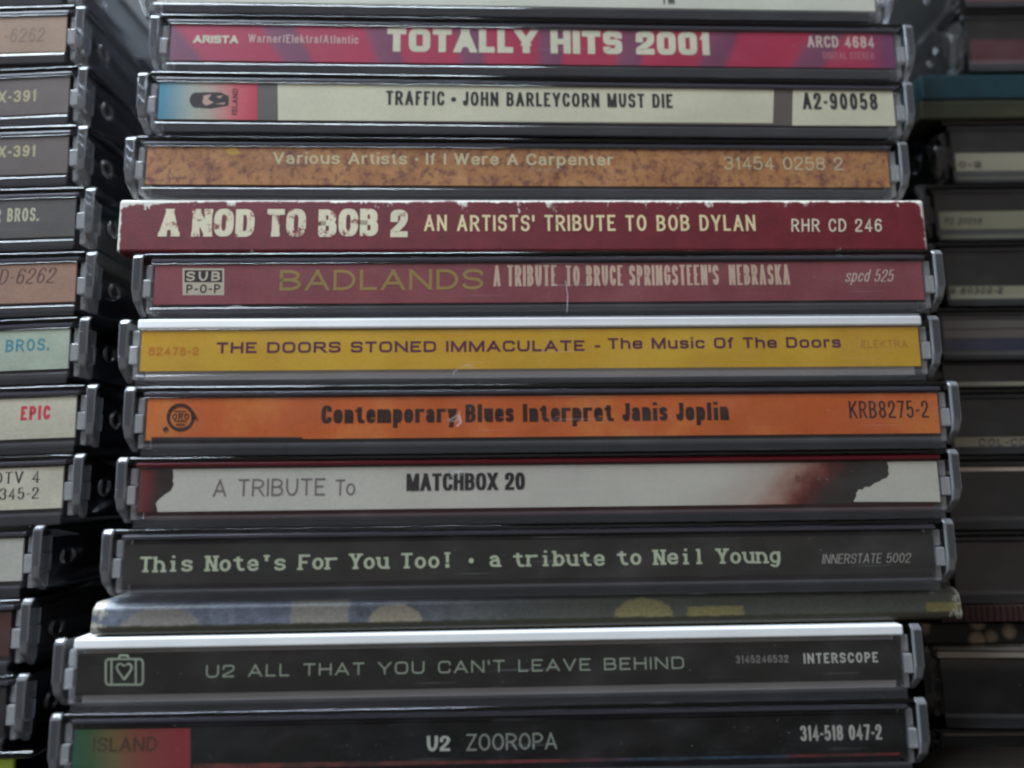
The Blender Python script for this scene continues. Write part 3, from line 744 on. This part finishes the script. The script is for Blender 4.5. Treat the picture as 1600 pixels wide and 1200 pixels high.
# ------------------------------------------------------------------ left stack
GLF = 'CD cases stacked in the left column'
def unproj(px, py, yw):
    d = AX_R * (px - 800) + AX_U * (600 - py) + _f * FPX
    return CAM + d * ((yw - CAM.y) / d.y)
TILT = R(-1.6)
LEFT = [  # right edge px, top px there, card colour, label, texts
 (128, -84, (120,110,100), 'clear cd case cut off by the frame, above the faded tan one', []),
 (134, 9, (150,122,96), 'clear cd case with faded tan spine at the top of the left stack', [('-6262', 6, 68, 43, 65, (126,104,84), dict(tx=.1, shear=.1, wd=.7))]),
 (136, 99, (98,86,80), 'clear cd case with taupe spine, upper of two with the same pale number', [('X-391', -3, 56, 141, 159, (172,164,124), dict(tx=.17, wd=.72))]),
 (138, 192, (96,86,80), 'clear cd case with taupe spine, lower of two with the same pale number', [('X-391', -3, 55, 227, 245, (172,164,124), dict(tx=.17, wd=.72))]),
 (150, 286, (86,82,78), 'clear cd case with dark grey spine and thin pale condensed capitals', [('R BROS.', -8, 60, 325, 346, (184,180,150), dict(tx=.14, wd=.55, sp=.3))]),
 (151, 384, (158,124,102), 'clear cd case with rosy tan spine and slanted dark number', [('D-6262', -3, 84, 419, 443, (96,66,62), dict(tx=.11, ty=.06, shear=.2, wd=.72, slab=.07, slabt=.7))]),
 (141, 488, (166,176,156), 'clear cd case with pale green spine and blue capitals', [('R BROS.', -18, 76, 530, 549, (70,136,146), dict(tx=.17, wd=.85))]),
 (151, 594, (190,184,162), 'clear cd case with cream spine and red capitals', [('EPIC', 32, 78, 634, 656, (196,58,74), dict(tx=.21, wd=.62))]),
 (131, 703, (190,184,162), 'clear cd case with cream spine and two lines of black serif writing', [('OTV 4', -10, 62, 737, 755, (56,48,56), dict(tx=.16, ty=.07, wd=.9, slab=.13, slabt=.9)), ('345-2', -1, 60, 762, 780, (56,48,56), dict(tx=.16, ty=.07, wd=.8, slab=.1, slabt=.9))]),
 (66, 819, (172,170,158), 'clear cd case with blank pale grey spine low in the left stack', []),
 (50, 933, (72,44,34), 'clear cd case with dark brown spine low in the left stack', []),
 (42, 1054, (34,32,32), 'clear cd case with black spine near the foot of the left stack', []),
]
lt_tops = []
for px, py, *_ in LEFT: lt_tops.append(unproj(px, py, 0.0))
z = lt_tops[0].z
for i, (px, py, colr, label, texts) in enumerate(LEFT):
    P = unproj(px, py, 0.0)
    zt = lt_tops[0].z + (lt_tops[-1].z - lt_tops[0].z) * i / (len(LEFT) - 1)
    # the corner of the lid sits at local (HX, 0, H)
    yaw = [.0, .01, -.02, 0, .015, .02, -.01, .015, 0, -.05, -.04, -.02][i]
    M3 = (Matrix.Rotation(TILT, 3, 'Y') @ Matrix.Rotation(yaw, 3, 'Z'))
    corner = M3 @ Vector((HX, 0, H))
    loc = Vector((P.x, random.uniform(-.02, .02), zt)) - corner
    t = thing('cd_case', label, 'CD case', GLF, loc, yaw, TILT); jewel(t, 'dark')
    n = NT('spine_paper', .55)
    col = n.ramp(n.noise(1.5, 5, .6, off=i), [(.3, alb(*[v * .94 for v in colr])), (.7, alb(*[min(255, v * 1.05) for v in colr]))])
    c = Card(t, n.done(col, .12))
    for txt, a, b, yt, yb, ic, kw in texts: c.text(txt, a, b, yt, yb, ink(*ic), **kw)
# slim case at the foot
P = unproj(48, 1171, 0.0)
zt = lt_tops[0].z + (lt_tops[-1].z - lt_tops[0].z) * 12 / 11
t = thing('slim_cd_case', 'slim clear cd case with yellow green spine at the foot of the left stack', 'CD case', GLF, Vector((P.x, .05, zt)) - Matrix.Rotation(TILT, 3, 'Y') @ Vector((HX, 0, .52)), 0, TILT)
bm = bmesh.new(); add_prism(bm, [(.012,.0),(DEP,.0),(DEP,.08),(.12,.08),(.12,.40),(.02,.40)], -5.93, 5.93, .02, 3); link('base', mesh_from(bm, 'base', [CLEAR]), t)
bm = bmesh.new(); add_box(bm, -HX, HX, 0, DEP, .42, .52, .03, 3); link('lid', mesh_from(bm, 'lid', [CLEAR]), t)
c = Card(t, paper(150, 160, 50), box=(CX0, CX1, .09, .39))

# ------------------------------------------------------------------ right stack, set back behind the centre one
GR = 'CD cases stacked in the right column'
YR = 1.25
def right_case(px, top, bot, label, stripes, lid=None, tray='black', back=(17, 17, 16), yaw=0.0, yoff=0.0, texts=()):
    """front left corner px, top and bottom px; stripes are (upper px, lower px, colour) on the spine card"""
    yw = YR + yoff
    A = unproj(px, top, yw); B = unproj(px, bot, yw); s = (A.z - B.z) / (H + .004)
    t = bpy.data.objects.new('cd_case', None); C.objects.link(t); t['label'] = label; t['category'] = 'CD case'; t['group'] = GR
    rot = Matrix.Rotation(yaw, 4, 'Z')
    loc = Vector((A.x, yw, B.z)) - rot.to_3x3() @ Vector((-HX, 0, 0))
    t.matrix_world = Matrix.Translation(loc) @ rot @ Matrix.Diagonal((1, 1, s, 1))
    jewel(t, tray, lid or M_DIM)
    c = Card(t, paper(*back), box=(CX0, CX1, .12, .90))
    for i, (u, l, colr) in enumerate(stripes):
        xm = 1535
        z1 = c.at(xm, u)[1]; z0 = c.at(xm, l)[1]
        z1 = min(z1, .895); z0 = max(z0, .125)
        c.shapes('printed_band', [([(CX0 + .05, z0), (CX1 - .05, z0), (CX1 - .05, z1), (CX0 + .05, z1)], 0)], [paper(*colr)], .001 + .0005 * i, px=False)
    for txt, a, b, yt, yb, ic, kw in texts: c.text(txt, a, b, yt, yb, ink(*ic), dy=.004, **kw)
    return t
def right_sleeve(px, top, bot, label, mat, yoff=0.0, yaw=0.0):
    yw = YR + yoff; A = unproj(px, top, yw); B = unproj(px, bot, yw)
    t = thing('cardboard_case', label, 'CD case', GR, Vector((A.x, yw, B.z)) - Matrix.Rotation(yaw, 3, 'Z') @ Vector((-6.25, 0, 0)), yaw)
    h = A.z - B.z
    bm = bmesh.new(); add_box(bm, -6.25, 6.25, 0, 13.9, .004, h - .004, .03, 2); link('sleeve', mesh_from(bm, 'sleeve', [mat]), t); return t
CRM = (142, 137, 115)
DT = (52, 46, 42)
right_case(1474, -95, 12, 'clear cd case with dark red spine at the top of the right stack', [(-60, 9, (92, 28, 36))], back=(60, 20, 26))
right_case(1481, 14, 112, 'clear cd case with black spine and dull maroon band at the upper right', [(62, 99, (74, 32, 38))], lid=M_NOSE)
n = NT('teal_cardboard', .5)
right_sleeve(1438, 117, 156, 'thin teal cardboard case in the right stack', n.done(n.ramp(n.noise(2, 6, .65), [(.3, alb(8, 32, 38)), (.7, alb(12, 44, 50))]), .2))
n = NT('olive_cardboard', .6)
right_sleeve(1438, 157, 187, 'thin olive cardboard case directly below the teal one', n.done(n.ramp(n.noise(2, 6, .65, (.3, 1, 3)), [(.3, alb(22, 23, 14)), (.7, alb(46, 46, 28))]), .2))
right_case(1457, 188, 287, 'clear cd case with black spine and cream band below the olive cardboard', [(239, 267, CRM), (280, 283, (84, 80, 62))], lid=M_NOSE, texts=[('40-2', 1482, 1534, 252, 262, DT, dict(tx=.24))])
right_case(1432, 288, 377, 'clear cd case with black spine and dim cream band level with the red cardboard case', [(330, 358, (122, 120, 96)), (366, 368, (92, 90, 72)), (372, 374, (92, 90, 72))], texts=[('P2 20258', 1476, 1534, 340, 350, DT, dict(tx=.16, shear=.2))])
right_case(1446, 378, 479, 'clear cd case with black spine and cream band carrying a slanted number', [(447, 473, (134, 131, 106))], texts=[('9 60302-2', 1484, 1566, 449, 459, DT, dict(tx=.22, shear=.25, wd=.9))])
right_case(1440, 481, 563, 'clear cd case with grey and navy banded spine and a light lower line', [(484, 497, (76, 74, 72)), (500, 513, (84, 80, 75)), (515, 528, (88, 82, 75)), (530, 546, (32, 38, 62)), (553, 559, (190, 186, 156))])
right_case(1446, 564, 606, 'slim clear cd case with black spine between banded and cream ones', [(597, 600, (150, 146, 120)), (603, 606, (130, 126, 104))], yoff=.05)
right_case(1452, 608, 711, 'clear cd case with black spine and cream band with dark block capitals', [(683, 706, (128, 122, 96))], texts=[('COL-CD', 1528, 1604, 685, 697, DT, dict(tx=.2, shear=.2, wd=.9))])
c9 = right_case(1450, 712, 829, 'clear cd case with black spine, pale hairline near its top and slashed lower band', [(730, 736, (210, 184, 168))])
pc = next(o for o in c9.children if o.name.startswith('spine_card'))
cc = Plate(c9, pc, CARD_Y, (CX0, CX1, .12, .90))
cc.shapes('slash_print', [([(1490, 826), (1496, 814), (1560, 814), (1552, 826)], 0), ([(1562, 826), (1570, 814), (1592, 814), (1584, 826)], 0)], [paper(110, 110, 92)], .006)
c = right_case(1458, 830, 944, 'clear cd case with dark brown spine above the woven red cardboard', [(836, 938, (34, 28, 26))])
n = NT('woven_red_print', .7)
wv = n.t.nodes.new('ShaderNodeTexWave'); wv.inputs['Scale'].default_value = 3.2; wv.inputs['Distortion'].default_value = 3; n.t.links.new(n.co, wv.inputs['Vector'])
right_sleeve(1470, 946, 974, 'thin woven red patterned cardboard case low in the right stack', n.done(n.ramp(wv.outputs['Fac'], [(.2, alb(32, 20, 20)), (.8, alb(64, 38, 34))]), .2))
n = NT('flower_print', .7)
vo = n.t.nodes.new('ShaderNodeTexVoronoi'); vo.inputs['Scale'].default_value = 1.9; n.t.links.new(n.co, vo.inputs['Vector'])
right_sleeve(1440, 975, 1008, 'thin black cardboard case with pale blossom dots', n.done(n.ramp(vo.outputs['Distance'], [(.22, alb(124, 110, 92)), (.34, alb(30, 30, 26))]), .2), .12)
right_case(1438, 1010, 1138, 'clear cd case with black spine and beige top line, skewed in the right stack', [], tray='beige', yaw=-.05)
right_case(1440, 1140, 1184, 'clear cd case with black spine at the foot of the right stack', [(1142, 1150, (96, 92, 78))])
